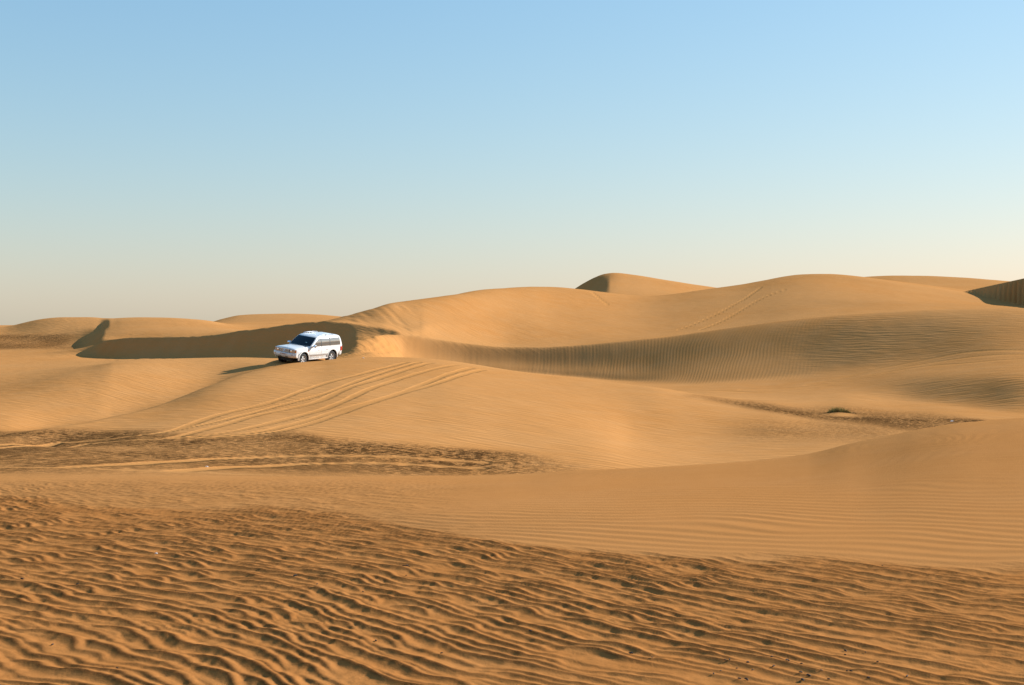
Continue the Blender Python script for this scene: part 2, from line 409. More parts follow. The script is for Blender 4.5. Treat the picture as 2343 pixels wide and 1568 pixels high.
def build_terrain():
    pxs, Yq, Z = PXS, YQ, BASE.copy()
    Yg = np.broadcast_to(Yq[:, None], Z.shape).copy()
    Xg = (pxs[None, :] - CX) * Yg / FD
    PX = np.broadcast_to(pxs[None, :], Z.shape)
    ROW = HY + (EYE - Z) * FD / Yg

    # gentle, irregular swell
    Z += fbm(Xg, Yg, 9.0, 3, 3) * 0.07 * smooth(24, 60, Yg) + fbm(Xg, Yg, 2.2, 8, 2) * 0.012
    Z += fbm(Xg, Yg, 34.0, 13, 2) * 0.25 * smooth(125, 170, Yg) + fbm(Xg * 0.55 + Yg * 0.25, Yg * 0.6 - Xg * 0.3, 9.0, 15, 2) * 0.20 * smooth(112, 135, Yg) * (1 - smooth(180, 260, Yg))

    # dark slip dune at the right edge, laid over the big dune
    q = [(2165, 707, 172), (2236, 687, 168), (2271, 671, 164), (2311, 654, 159), (2342, 643, 155), (2430, 618, 146), (2700, 570, 130)]
    qx = np.array([(a - CX) * y / FD for a, b, y in q])
    qy = np.array([y for a, b, y in q])
    qz = np.array([EYE - (b - HY) * y / FD for a, b, y in q])
    k = (Yg > 120) & (Yg < 330) & (PX > 2000)
    cy = pchip(qx, qy, Xg[k])
    cz = pchip(qx, qz, Xg[k])
    d = Yg[k] - cy
    zz = np.where(d < 0, cz + d * 0.62, cz - d * 0.05)
    zz = np.where(Xg[k] < qx[0], -50, zz)
    zk = Z[k]
    Z[k] = np.maximum(zk, zz)

    # stand of the car
    cp, cf, cl = car_plane(Xg, Yg)
    r = np.hypot(cf / 3.4, cl / 1.9)
    w = 1 - smooth(0.8, 1.25, r)
    w = w * smooth(79.2, 82.2, Yg)
    Z = Z * (1 - w) + cp * w

    dark = np.zeros(Z.shape)
    fresh = np.zeros(Z.shape)
    crest = np.zeros(Z.shape)
    fine = smooth(21, 26, Yg)

    # ---- foreground ripples: strong below a ragged border, fading into fine ripples above it
    edge_x = [-600, 0, 300, 600, 830, 1000, 1171, 1400, 1600, 1750, 2000, 2200, 2342, 3000]
    edge_y = [1135, 1140, 1152, 1166, 1186, 1208, 1232, 1252, 1268, 1276, 1284, 1293, 1296, 1310]
    border = pchip(edge_x, edge_y, np.clip(PX, -600, 3000))
    rag = lattice_noise(Xg * 0.8 + Yg * 0.6, Yg * 0.3, 0.5, 31) * 16 + lattice_noise(Xg, Yg, 1.7, 33) * 12
    nk = Yg < 21.5
    wx = Xg + 0.07 * lattice_noise(Xg, Yg, 1.3, 51) + 0.18 * lattice_noise(Xg, Yg, 4.1, 52)
    wy = Yg + 0.07 * lattice_noise(Xg, Yg, 1.3, 53) + 0.35 * lattice_noise(Xg, Yg, 4.1, 54)
    s = wx * CREST[0] + wy * CREST[1]
    t = wx * WIND[0] + wy * WIND[1]
    hb = sample_grid(RIP, (t - T0) / RC, (s - S0) / RC)
    hs = sample_grid(RIP_SMALL, (t - T0) / RC, (s - S0) / RC) * (1 - 0.75 * np.clip(hb / AMP, 0, 1)) * np.clip(0.55 + 0.9 * lattice_noise(Xg, Yg, 0.9, 63), 0, 1.2)
    below = smooth(-14, 20, ROW - border - rag)
    mid = smooth(1085, 1120, ROW) * (1 - smooth(700, 1250, PX)) * 0.48
    ampl = np.maximum(below * (0.92 + 0.14 * fbm(Xg, Yg, 3.0, 60, 2)), mid) * nk
    # fewer, flatter forms on the hard pan at the bottom right
    pan = np.exp(-(((PX - 1640) / 330) ** 2 + ((ROW - 1585) / 55) ** 2))
    ampl = ampl * (1 - 0.75 * np.clip(pan, 0, 1))
    ampl = ampl * (1 - 0.30 * smooth(1300, 2342, PX))
    Z += (hb + hs) * ampl
    crest = sample_grid(RIP_CREST, (t - T0) / RC, (s - S0) / RC) * np.clip(ampl * 1.3, 0, 1)
    coarse = np.maximum(below, 0.5 * (1 - smooth(16, 24, Yg))) * (1 - smooth(16, 26, Yg))
    # streaks trailing along the wind between the crests
    st = lattice_noise(s * 1.0, t * 0.18, 0.045, 71)
    Z += st * 0.0022 * below * nk * smooth(0.02, 0.0, hb)
    # small lobes at the foot of the lee faces
    Z += lattice_noise(s, t, 0.05, 72) * 0.0028 * below * nk

    # fine ripples of the near dune
    ph = (wx * -0.30 + wy * -0.954) / 0.215 + 1.1 * lattice_noise(Xg, Yg, 1.1, 81) + 1.3 * lattice_noise(Xg, Yg, 3.3, 82) + 0.12 * lattice_noise(Xg, Yg, 0.4, 83)
    fr = ph - np.floor(ph)
    saw = np.where(fr < 0.68, fr / 0.68, (1 - fr) / 0.32)
    saw = saw * saw * (3 - 2 * saw)
    fa = 0.0125 * (0.55 + 0.45 * lattice_noise(Xg, Yg, 2.1, 85)) * (1 - below * 0.85) * nk * smooth(5, 9, Yg)
    Z += saw * fa

    # ---- dark grains lying in the valley
    vt = pchip([-600, 0, 340, 564, 665, 766, 900, 1150, 1300, 1420, 1500], [985, 985, 983, 997, 992, 1005, 1016, 1031, 1055, 1076, 1085], np.clip(PX, -600, 1500))
    n1 = lattice_noise(Xg, Yg, 3.0, 91)
    vb = pchip([-600, 0, 400, 850, 1500], [1108, 1106, 1100, 1110, 1120], np.clip(PX, -600, 1500))
    valley = smooth(-9, 14, ROW - vt + n1 * 7) * (1 - smooth(-42, 6, ROW - vb + n1 * 9)) * smooth(17.5, 20.5, Yg) * (Yg < 66) * (1 - smooth(1100, 1440, PX + n1 * 40))
    dark = np.maximum(dark, valley * (0.88 + 0.2 * n1))
    # second dark patch beyond the grass tuft
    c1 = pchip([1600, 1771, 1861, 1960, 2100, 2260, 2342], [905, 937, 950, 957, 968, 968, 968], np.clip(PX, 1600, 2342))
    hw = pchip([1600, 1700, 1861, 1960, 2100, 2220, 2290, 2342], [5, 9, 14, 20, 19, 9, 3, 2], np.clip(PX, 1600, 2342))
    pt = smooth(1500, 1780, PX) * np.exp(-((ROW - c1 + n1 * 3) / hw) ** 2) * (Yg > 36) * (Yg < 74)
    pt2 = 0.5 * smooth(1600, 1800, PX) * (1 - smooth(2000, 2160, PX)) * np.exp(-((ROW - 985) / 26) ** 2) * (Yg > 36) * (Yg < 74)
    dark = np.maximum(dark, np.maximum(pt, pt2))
    # gravelly flat far left
    fl0 = smooth(763, 769, ROW + n1 * 1.5) * (1 - smooth(798, 806, ROW)) * (1 - smooth(130, 205, PX)) * smooth(136, 142, Yg) * (1 - smooth(164, 170, Yg))
    dark = np.maximum(dark, 0.75 * fl0)

    # ---- wheel tracks
    tracks = [
        ([(0, 1020), (134, 1013), (269, 1003), (386, 988), (497, 953), (632, 919), (732, 882), (833, 854), (930, 829)], 0.22, 0.041, 24),
        ([(0, 1026), (201, 1016), (369, 1005), (470, 984), (598, 950), (732, 919), (793, 890), (867, 866), (985, 830)], 0.24, 0.050, 24),
        ([(363, 992), (500, 966), (615, 936), (745, 902), (810, 875), (880, 851), (960, 828)], 0.18, 0.028, 24),
        ([(369, 1005), (514, 991), (632, 966), (766, 928), (850, 889), (950, 856), (1045, 835)], 0.22, 0.044, 24),
        ([(400, 1003), (564, 993), (665, 973), (783, 939), (867, 916), (967, 879), (1080, 842)], 0.24, 0.047, 24),
        ([(440, 1004), (600, 993), (732, 963), (799, 940), (900, 906), (1001, 876), (1105, 847)], 0.22, 0.044, 24),
        ([(0, 1082), (134, 1072), (302, 1062), (470, 1052), (638, 1045), (786, 1043), (930, 1047), (1100, 1058)], .30, .02, 22),
        ([(252, 1090), (403, 1079), (537, 1070), (671, 1063), (786, 1060), (950, 1064), (1100, 1072)], .30, .02, 22),
        ([(1552, 752), (1610, 729), (1660, 708), (1710, 681), (1742, 657)], .25, .06, 124),
        ([(1600, 752), (1650, 731), (1712, 700), (1760, 677), (1800, 662)], .25, .06, 124),
        ([(1352, 670), (1372, 682), (1390, 694)], .25, .06, 124),
        ([(1846, 880), (1921, 866), (2021, 842), (2171, 813), (2342, 803)], .35, .05, 80),
        ([(1700, 890), (1846, 884), (1960, 866), (2080, 838), (2200, 820), (2342, 812)], .35, .05, 80),
        ([(2000, 856), (2120, 838), (2230, 830), (2342, 826)], .35, .045, 80),
        ([(1480, 893), (1620, 893), (1760, 897), (1860, 888)], .35, .03, 80),
    ]
    tracks += [([(768, 819), (800, 807), (850, 796), (885, 786)], .22, .10, 84), ([(779, 820), (820, 811), (870, 803), (905, 796)], .22, .10, 84)]
    for rows, hw_, dep, y0 in tracks:
        hw_, dep = hw_ * 0.52, dep * 0.21
        pts = track_points(rows, y0)
        D, S = polyline_distance(Xg, Yg, pts, 2.0)
        kk = D < 1.9
        d = np.abs(D[kk] + 0.04 * lattice_noise(Xg[kk], Yg[kk], 1.6, 97))
        x = d / hw_
        rut = -np.exp(-(x / 0.85) ** 4) + 0.28 * np.exp(-((x - 1.5) / 0.45) ** 2)
        cleat = 1 + (0.22 if y0 < 100 else 0.05) * lattice_noise(Xg[kk], Yg[kk], 0.3, 98)
        Z[kk] += rut * dep * 0.65 * cleat
        spread = 1 - smooth(1.0, 2.4, x)
        dark[kk] *= 1 - 0.85 * (1 - smooth(0.9, 2.0, x))
        fresh[kk] = np.maximum(fresh[kk], spread)
        fine[kk] *= 1 - spread

    # churned sand where wheels broke through the crest behind the car
    ch = np.exp(-(((PX - 845) / 55) ** 2)) * smooth(108, 112, Yg / SC) * (1 - smooth(115, 119, Yg / SC))
    Z += ch * (fbm(Xg, Yg, 1.3, 101, 3) * 0.22)
    fresh = np.maximum(fresh, ch * 0.8)

    # sand hump under the grass tuft
    gx, gy = ground_point(1918, 950, 40)
    hd = np.hypot((Xg - gx) / 0.85, (Yg - gy) / 0.9)
    Z += 0.10 * np.exp(-hd ** 2 * 1.3)
    fresh = np.maximum(fresh, np.exp(-(np.hypot((Xg - gx - .35) / 1.0, (Yg - gy + .8) / 0.9)) ** 2))
    dark *= 1 - np.exp(-(np.hypot((Xg - gx - .1) / 0.9, (Yg - gy + .8) / 1.0)) ** 2)

    # ---- ripple phase on the long slip face (grain flow tongues turning into ripples)
    u = (PX - 1200)
    yb = Yg / SC
    phase = Xg / 0.29 + smooth(1180, 1800, PX) * (120 - yb) * 0.95 + 0.5 * lattice_noise(Xg, Yg, 2.5, 111) + 1.1 * lattice_noise(Xg, Yg, 7, 112)
    pamp = smooth(890, 960, PX) * (1 - smooth(1700, 2000, PX)) * smooth(98, 108, yb + 0.008 * np.maximum(u - 300, 0)) * (1 - smooth(118.0, 122.0, yb))
    fine *= 1 - pamp
    fl = smooth(880, 960, PX) * (1 - smooth(1320, 1560, PX)) * smooth(112.5, 115.5, yb) * (1 - smooth(118.8, 120.6, yb + 0.002 * np.maximum(u, 0)))
    Z += fl * (0.004 * lattice_noise(Xg + 0.05 * Yg, Yg * 0.07, 0.30, 121) + 0.003 * lattice_noise(Xg, Yg * 0.10, 0.16, 122))
    fl2 = slip_weights(PX)[1] * smooth(120, 123, yb) * (1 - smooth(140, 145, yb))
    Z += fl2 * 0.03 * lattice_noise(Xg + Yg * 0.3, Yg * 0.12, 0.5, 123)
    pamp = pamp * (0.55 + 0.45 * lattice_noise(Xg, Yg, 3.1, 124)) * smooth(1120, 1330, PX)

    nr, nc = Z.shape
    # skirt: the sheet sinks out of sight at its outer rim
    co = np.stack([Xg, Yg, Z], -1).reshape(-1, 3).astype(np.float32)
    idx = np.arange(nr * nc, dtype=np.int32).reshape(nr, nc)
    quads = np.stack([idx[:-1, :-1], idx[:-1, 1:], idx[1:, 1:], idx[1:, :-1]], -1).reshape(-1, 4)
    me = bpy.data.meshes.new('sand_dunes')
    me.vertices.add(len(co))
    me.vertices.foreach_set('co', co.ravel())
    me.loops.add(quads.size)
    me.loops.foreach_set('vertex_index', quads.ravel())
    me.polygons.add(len(quads))
    me.polygons.foreach_set('loop_start', np.arange(0, quads.size, 4, dtype=np.int32))
    me.polygons.foreach_set('use_smooth', np.ones(len(quads), bool))
    me.update(calc_edges=True)
    for nm, arr in (('dark', dark), ('fresh', fresh), ('crest', crest), ('fine', fine), ('phase', phase), ('pamp', pamp), ('coarse', coarse)):
        at = me.attributes.new(nm, 'FLOAT', 'POINT')
        me.attributes[nm].data.foreach_set('value', np.ascontiguousarray(arr, dtype=np.float32).ravel())
    ob = bpy.data.objects.new('sand_dunes', me)
    COL.objects.link(ob)
    ob['kind'] = 'structure'
    ob['label'] = 'rolling orange sand dunes with wind ripples and dark slip faces'
    global GRID
    GRID = (pxs, Yq, Z)
    return ob


def height(x, y):
    pxs, Yq, Z = GRID
    px = CX + x * FD / y
    j = min(max(np.searchsorted(pxs, px) - 1, 0), len(pxs) - 2)
    i = min(max(np.searchsorted(Yq, y) - 1, 0), len(Yq) - 2)
    a = (y - Yq[i]) / (Yq[i + 1] - Yq[i])
    b = (px - pxs[j]) / (pxs[j + 1] - pxs[j])
    return float((Z[i, j] * (1 - a) + Z[i + 1, j] * a) * (1 - b) + (Z[i, j + 1] * (1 - a) + Z[i + 1, j + 1] * a) * b)


# ------------------------------------------------------------------ materials
class NT_:
    def __init__(self, name):
        self.m = bpy.data.materials.new(name)
        self.m.use_nodes = True
        self.n = self.m.node_tree.nodes
        self.l = self.m.node_tree.links
        self.b = self.n['Principled BSDF']

    def node(self, typ, **kw):
        nd = self.n.new(typ)
        for k, v in kw.items():
            setattr(nd, k, v)
        return nd

    def set(self, sock, v):
        if hasattr(v, 'is_linked') or isinstance(v, bpy.types.NodeSocket):
            self.l.new(v, sock)
        else:
            sock.default_value = v

    def math(self, op, a, b=0.0, c=None, clamp=False):
        nd = self.node('ShaderNodeMath', operation=op, use_clamp=clamp)
        self.set(nd.inputs[0], a)
        self.set(nd.inputs[1], b)
        if c is not None:
            self.set(nd.inputs[2], c)
        return nd.outputs[0]

    def noise(self, vec, scale, detail=2.0, rough=0.5):
        nd = self.node('ShaderNodeTexNoise')
        self.l.new(vec, nd.inputs['Vector'])
        nd.inputs['Scale'].default_value = scale
        nd.inputs['Detail'].default_value = detail
        nd.inputs['Roughness'].default_value = rough
        return nd.outputs['Fac']

    def mapping(self, vec, rot=(0, 0, 0), scale=(1, 1, 1)):
        nd = self.node('ShaderNodeMapping')
        self.l.new(vec, nd.inputs['Vector'])
        nd.inputs['Rotation'].default_value = rot
        nd.inputs['Scale'].default_value = scale
        return nd.outputs[0]

    def mix(self, fac, a, b):
        nd = self.node('ShaderNodeMix', data_type='RGBA')
        self.set(nd.inputs[0], fac)
        self.set(nd.inputs[6], a)
        self.set(nd.inputs[7], b)
        return nd.outputs[2]

    def attr(self, name):
        return self.node('ShaderNodeAttribute', attribute_name=name).outputs['Fac']

    def ramp(self, v, lo, hi):
        nd = self.node('ShaderNodeMapRange', interpolation_type='SMOOTHSTEP')
        self.set(nd.inputs[0], v)
        nd.inputs[1].default_value = lo
        nd.inputs[2].default_value = hi
        return nd.outputs[0]


def sand_material():
    M = NT_('sand')
    pos = M.node('ShaderNodeNewGeometry').outputs['Position']
    flat = M.mapping(pos, scale=(1, 1, 0))
    a_dark, a_fresh, a_crest, a_fine, a_ph, a_pa = [M.attr(k) for k in ('dark', 'fresh', 'crest', 'fine', 'phase', 'pamp')]
    a_coarse = M.attr('coarse')
    big = M.noise(flat, 0.05, 3)
    midn = M.noise(flat, 0.6, 3)
    c = M.mix(M.ramp(big, 0.3, 0.7), (0.462, 0.214, 0.070, 1), (0.440, 0.190, 0.055, 1))
    c = M.mix(M.math('MULTIPLY', M.ramp(midn, 0.35, 0.75), 0.45), c, (0.470, 0.226, 0.080, 1))
    c = M.mix(M.math('MULTIPLY', a_fresh, 0.40), c, (0.462, 0.203, 0.057, 1))
    c = M.mix(M.math('MULTIPLY', a_coarse, M.math('ADD', 0.55, M.math('MULTIPLY', M.noise(flat, 3.0, 4, 0.6), 0.7)), clamp=True), c, (0.350, 0.136, 0.036, 1))
    # dark coarse grains: streaks drawn out along the crests
    sv = M.mapping(M.mapping(flat, rot=(0, 0, R(28))), scale=(2.9, 2.0, 0))
    streak = M.noise(sv, 1.5, 4, 0.68)
    sv2 = M.mapping(flat, scale=(0.35, 0.12, 0))
    patch = M.noise(sv2, 1.0, 3, 0.6)
    thr = M.math('ADD', streak, M.math('MULTIPLY', M.math('SUBTRACT', patch, 0.5), 0.45))
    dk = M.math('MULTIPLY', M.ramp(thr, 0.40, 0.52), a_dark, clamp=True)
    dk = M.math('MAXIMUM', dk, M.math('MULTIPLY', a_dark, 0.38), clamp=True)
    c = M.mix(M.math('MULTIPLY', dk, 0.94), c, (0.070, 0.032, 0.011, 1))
    # coarse dark grains on the ripple crests
    grain = M.noise(flat, 26.0, 4, 0.7)
    ck = M.math('MULTIPLY', a_crest, M.ramp(grain, 0.05, 0.50), clamp=True)
    c = M.mix(M.math('MULTIPLY', ck, 0.88), c, (0.055, 0.024, 0.009, 1))
    speck = M.noise(flat, 140.0, 2, 0.6)
    hsv = M.node('ShaderNodeHueSaturation')
    M.l.new(c, hsv.inputs['Color'])
    M.set(hsv.inputs['Value'], M.math('ADD', 0.86, M.math('MULTIPLY', speck, 0.28)))
    M.l.new(hsv.outputs[0], M.b.inputs['Base Color'])
    M.b.inputs['Roughness'].default_value = 0.92
    M.b.inputs['Specular IOR Level'].default_value = 0.0
    # relief: grain, soft wind ripples, the ripples of the long slip face
    rip = M.mapping(M.mapping(flat, rot=(0, 0, R(37))), scale=(0.55, 3.1, 0))
    r1 = M.noise(rip, 1.15, 1.5, 0.5)
    sinp = M.math('SINE', M.math('MULTIPLY', a_ph, 2 * math.pi))
    h = M.math('MULTIPLY', M.math('MULTIPLY', r1, a_fine), 0.060)
    h = M.math('ADD', h, M.math('MULTIPLY', M.math('MULTIPLY', sinp, a_pa), 0.0030))
    h = M.math('ADD', h, M.math('MULTIPLY', M.noise(flat, 60.0, 3, 0.7), 0.004))
    h = M.math('ADD', h, M.math('MULTIPLY', M.math('MULTIPLY', streak, a_dark), 0.12))
    bp = M.node('ShaderNodeBump')
    bp.inputs['Strength'].default_value = 1.0
    bp.inputs['Distance'].default_value = 1.0
    M.l.new(h, bp.inputs['Height'])
    M.l.new(bp.outputs[0], M.b.inputs['Normal'])
    return M.m


def plain_material(name, col, rough=0.5, metal=0.0, coat=0.0, var=0.0, scale=3.0, spec=0.5):
    M = NT_(name)
    M.b.inputs['Roughness'].default_value = rough
    M.b.inputs['Metallic'].default_value = metal
    M.b.inputs['Coat Weight'].default_value = coat
    M.b.inputs['Coat Roughness'].default_value = 0.04
    M.b.inputs['Specular IOR Level'].default_value = spec
    if var > 0:
        tc = M.node('ShaderNodeTexCoord').outputs['Object']
        n = M.noise(tc, scale, 4, 0.6)
        M.l.new(M.mix(M.math('MULTIPLY', M.ramp(n, 0.3, 0.7), 1.0), (*col, 1), tuple(v * (1 - var) for v in col) + (1,)), M.b.inputs['Base Color'])
    else:
        M.b.inputs['Base Color'].default_value = (*col, 1)
    return M.m


SAND = sand_material()
terrain = build_terrain()
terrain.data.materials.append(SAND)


def desert_floor():
    """the open desert round about, outside the sheet above"""
    n, rings = 72, 26
    bm = bmesh.new()
    prev = None
    for k in range(rings):
        r = 3.0 * (9000 / 3.0) ** (k / (rings - 1))
        row = []
        for a in range(n):
            th = 2 * math.pi * a / n
            x, y = r * math.sin(th), r * math.cos(th)
            front = max(0.0, math.cos(th))
            z = -0.25 + 0.9 * math.sin(x * 0.07 + 1) * math.sin(y * 0.05 + 2) * min(1, r / 40) - 0.25 * min(r, 10) / 10
            z -= 9.0 * (1 if front > 0.35 else front / 0.35) * min(1, r / 12)
            if r > 3000:
                z = -9
            row.append(bm.verts.new((x, y, z)))
        if prev:
            for a in range(n):
                b = (a + 1) % n
                bm.faces.new((prev[a], prev[b], row[b], row[a]))
        prev = row
    bmesh.ops.recalc_face_normals(bm, faces=bm.faces)
    me = bpy.data.meshes.new('desert_floor')
    bm.to_mesh(me)
    bm.free()
    for pl in me.polygons:
        pl.use_smooth = True
    me.materials.append(SAND)
    ob = bpy.data.objects.new('desert_floor', me)
    COL.objects.link(ob)
    ob['kind'] = 'structure'


desert_floor()


# ------------------------------------------------------------------ object helpers
def tag(o, label, cat, group=None):
    o['label'] = label
    o['category'] = cat
    if group:
        o['group'] = group
    return o


def thing(name, label, cat, loc=(0, 0, 0), group=None):
    o = bpy.data.objects.new(name, None)
    o.empty_display_size = 0.3
    o.location = loc
    COL.objects.link(o)
    return tag(o, label, cat, group)


def mesh_obj(name, verts, faces, mat, parent=None, smooth_angle=35):
    me = bpy.data.meshes.new(name)
    me.from_pydata([tuple(v) for v in verts], [], faces)
    me.validate()
    bm = bmesh.new()
    bm.from_mesh(me)
    bmesh.ops.recalc_face_normals(bm, faces=bm.faces)
    bm.to_mesh(me)
    bm.free()
    if smooth_angle:
        for pl in me.polygons:
            pl.use_smooth = True
        me.set_sharp_from_angle(angle=R(smooth_angle))
    if mat is not None:
        me.materials.append(mat)
    o = bpy.data.objects.new(name, me)
    COL.objects.link(o)
    if parent is not None:
        o.parent = parent
    return o


class Shape:
    """collects pieces of one part"""
    def __init__(self):
        self.v, self.f = [], []

    def add(self, verts, faces):
        n = len(self.v)
        self.v += [tuple(v) for v in verts]
        self.f += [tuple(i + n for i in f) for f in faces]
        return self

    def box(self, x0, x1, y0, y1, z0, z1, bevel=0.0):
        bm = bmesh.new()
        bmesh.ops.create_cube(bm, size=1.0)
        for v in bm.verts:
            v.co = Vector(((x0 + x1) / 2 + v.co.x * (x1 - x0), (y0 + y1) / 2 + v.co.y * (y1 - y0), (z0 + z1) / 2 + v.co.z * (z1 - z0)))
        if bevel:
            bmesh.ops.bevel(bm, geom=list(bm.edges), offset=bevel, segments=2, affect='EDGES', profile=0.6)
        bm.verts.index_update()
        self.add([v.co for v in bm.verts], [[v.index for v in f.verts] for f in bm.faces])
        bm.free()
        return self

    def rings(self, rings, close=True, cap=True):
        n = len(rings[0])
        v = [p_ for r in rings for p_ in r]
        f = []
        for i in range(len(rings) - 1):
            for j in range(n if close else n - 1):
                k = (j + 1) % n
                f.append((i * n + j, i * n + k, (i + 1) * n + k, (i + 1) * n + j))
        if cap:
            f.append(tuple(range(n))[::-1])
            f.append(tuple((len(rings) - 1) * n + j for j in range(n)))
        return self.add(v, f)

    def tube(self, pts, r, n=8):
        rings = []
        for i, q in enumerate(pts):
            q = Vector(q)
            d = (Vector(pts[min(i + 1, len(pts) - 1)]) - Vector(pts[max(i - 1, 0)])).normalized()
            a = d.cross(Vector((0, 0, 1)))
            a = a.normalized() if a.length > 1e-4 else Vector((1, 0, 0))
            b = d.cross(a)
            rr = r[i] if isinstance(r, (list, tuple)) else r
            rings.append([q + (a * math.cos(t) + b * math.sin(t)) * rr for t in [2 * math.pi * k / n for k in range(n)]])
        return self.rings(rings)

    def grid(self, P):
        """P[i][j] points of a sheet, both sides closed by a small thickness elsewhere"""
        n, m = len(P), len(P[0])
        return self.add([q for r in P for q in r], [(i * m + j, i * m + j + 1, (i + 1) * m + j + 1, (i + 1) * m + j) for i in range(n - 1) for j in range(m - 1)])

    def build(self, name, mat, parent=None, smooth_angle=35):
        return mesh_obj(name, self.v, self.f, mat, parent, smooth_angle)


def panel(P, nrm, thick):
    """a curved plate: sheet P pushed out by nrm, with its rim closed back to the sheet below"""
    S = Shape()
    n, m = len(P), len(P[0])
    nrm = Vector(nrm)
    top = [[Vector(q) + nrm * thick for q in r] for r in P]
    S.grid(top)
    S.grid([[Vector(q) - nrm * thick for q in r] for r in P])
    rim = [(0, j) for j in range(m)] + [(i, m - 1) for i in range(1, n)] + [(n - 1, j) for j in range(m - 2, -1, -1)] + [(i, 0) for i in range(n - 2, 0, -1)]
    a = [Vector(P[i][j]) + nrm * thick for i, j in rim]
    b = [Vector(P[i][j]) - nrm * thick for i, j in rim]
    k = len(rim)
    S.add(a + b, [(i, (i + 1) % k, k + (i + 1) % k, k + i) for i in range(k)])
    return S


# ------------------------------------------------------------------ the car
def build_car():
    Mp = NT_('white_paint_dusty')
    tc = Mp.node('ShaderNodeTexCoord').outputs['Object']
    sx = Mp.node('ShaderNodeSeparateXYZ')
    Mp.l.new(tc, sx.inputs[0])
    low = Mp.math('SUBTRACT', 1.0, Mp.ramp(sx.outputs[2], 0.42, 1.05))
    dust = Mp.math('MULTIPLY', low, Mp.ramp(Mp.noise(tc, 2.2, 5, 0.65), 0.2, 0.8))
    Mp.l.new(Mp.mix(Mp.math('MULTIPLY', dust, 0.75), (0.68, 0.67, 0.64, 1), (0.42, 0.27, 0.13, 1)), Mp.b.inputs['Base Color'])
    Mp.set(Mp.b.inputs['Roughness'], Mp.math('ADD', 0.25, Mp.math('MULTIPLY', dust, 0.4)))
    Mp.b.inputs['Coat Weight'].default_value = 0.5
    Mp.b.inputs['Coat Roughness'].default_value = 0.05
    white = Mp.m
    black = plain_material('black_plastic', (0.012, 0.012, 0.013), 0.55, var=0.3, scale=8)
    under = plain_material('underbody', (0.010, 0.009, 0.008), 0.8, var=0.3, scale=6)
    rubber = plain_material('tyre_rubber', (0.018, 0.016, 0.014), 0.85, var=0.45, scale=9)
    alloy = plain_material('alloy_rim', (0.72, 0.71, 0.68), 0.32, 0.45, var=0.12, scale=7)
    chrome = plain_material('chrome', (0.72, 0.74, 0.78), 0.12, 1.0, var=0.05, scale=5)
    tint = plain_material('tinted_side_glass', (0.42, 0.40, 0.37), 0.04, 0.75, var=0.10, scale=2)
    screen = plain_material('windshield_glass', (0.006, 0.009, 0.014), 0.04, 0.0, var=0.4, scale=1.5, spec=0.35)
    lens = plain_material('headlight_lens', (0.42, 0.44, 0.48), 0.08, 0.55, 0.8, var=0.35, scale=14)
    amber = plain_material('amber_lens', (0.55, 0.17, 0.03), 0.2, 0.0, 0.5, var=0.2, scale=10)
    red = plain_material('red_lens', (0.50, 0.012, 0.010), 0.2, 0.0, 0.6, var=0.25, scale=9)
    plate_m = plain_material('plate_white', (0.62, 0.60, 0.57), 0.45, var=0.1, scale=8)
    plate_t = plain_material('plate_print', (0.22, 0.05, 0.04), 0.5, var=0.2, scale=8)
    grey = plain_material('silver_moulding', (0.50, 0.47, 0.42), 0.35, 0.3, var=0.1, scale=4)
    decal = plain_material('decal_print', (0.60, 0.16, 0.07), 0.5, var=0.3, scale=20)
    paper = plain_material('pale_paper', (0.30, 0.42, 0.38), 0.6, var=0.3, scale=10)

    root = thing('off_road_car', 'white off-road car with roof rails, nose down on a dune crest', 'car')

    AX = (1.50, -1.35)
    RW = 0.40

    # ---- body
    st = [(2.30, .64, 1.06, 1.08, .78), (2.27, .60, 1.085, 1.11, .85), (2.15, .56, 1.105, 1.15, .905), (1.90, .53, 1.115, 1.17, .935), (1.5, .50, 1.12, 1.19, .95),
          (1.10, .47, 1.13, 1.20, .957), (.95, .46, 1.13, 1.20, .96), (.4, .45, 1.14, 1.16, .968), (-.3, .45, 1.145, 1.15, .97), (-1.0, .45, 1.15, 1.155, .97), (-1.6, .47, 1.15, 1.155, .965), (-2.1, .50, 1.15, 1.155, .955),
          (-2.35, .54, 1.14, 1.145, .92), (-2.42, .58, 1.12, 1.125, .86)]
    rings = []
    for x, zb, zs, zt, w in st:
        half = [(w * .80, zb), (w * .95, zb + .06), (w * .995, zb + .20), (w, (zb + zs) / 2), (w * .998, zs - .20), (w * .985, zs - .10), (w * .955, zs - .025), (w * .89, zs + .008), (w * .5, zt), (0, zt + .012)]
        ring = [(x, y, z) for y, z in half] + [(x, -y, z) for y, z in half[-2::-1]]
        rings.append(ring)
    body = Shape().rings(rings).build('body', white, root, 40)
    body.data.materials.append(under)
    # wheel housings cut out
    cutters = []
    for ax in AX:
        for sd in (1, -1):
            cv = []
            for y in (sd * 0.52, sd * 1.15):
                cv.append([(ax + 0.475 * math.cos(t), y, RW + 0.05 + 0.475 * math.sin(t)) for t in [2 * math.pi * k / 40 for k in range(40)]])
            cu = Shape().rings(cv).build('cutter', under, None, 0)
            cutters.append(cu)
            md = body.modifiers.new('arch', 'BOOLEAN')
            md.operation = 'DIFFERENCE'
            md.object = cu
            md.solver = 'EXACT'
            md.material_mode = 'TRANSFER'
    dg = bpy.context.evaluated_depsgraph_get()
    new = bpy.data.meshes.new_from_object(body.evaluated_get(dg), depsgraph=dg)
    body.modifiers.clear()
    body.data = new
    new.name = 'body'
    for cu in cutters:
        bpy.data.objects.remove(cu, do_unlink=True)

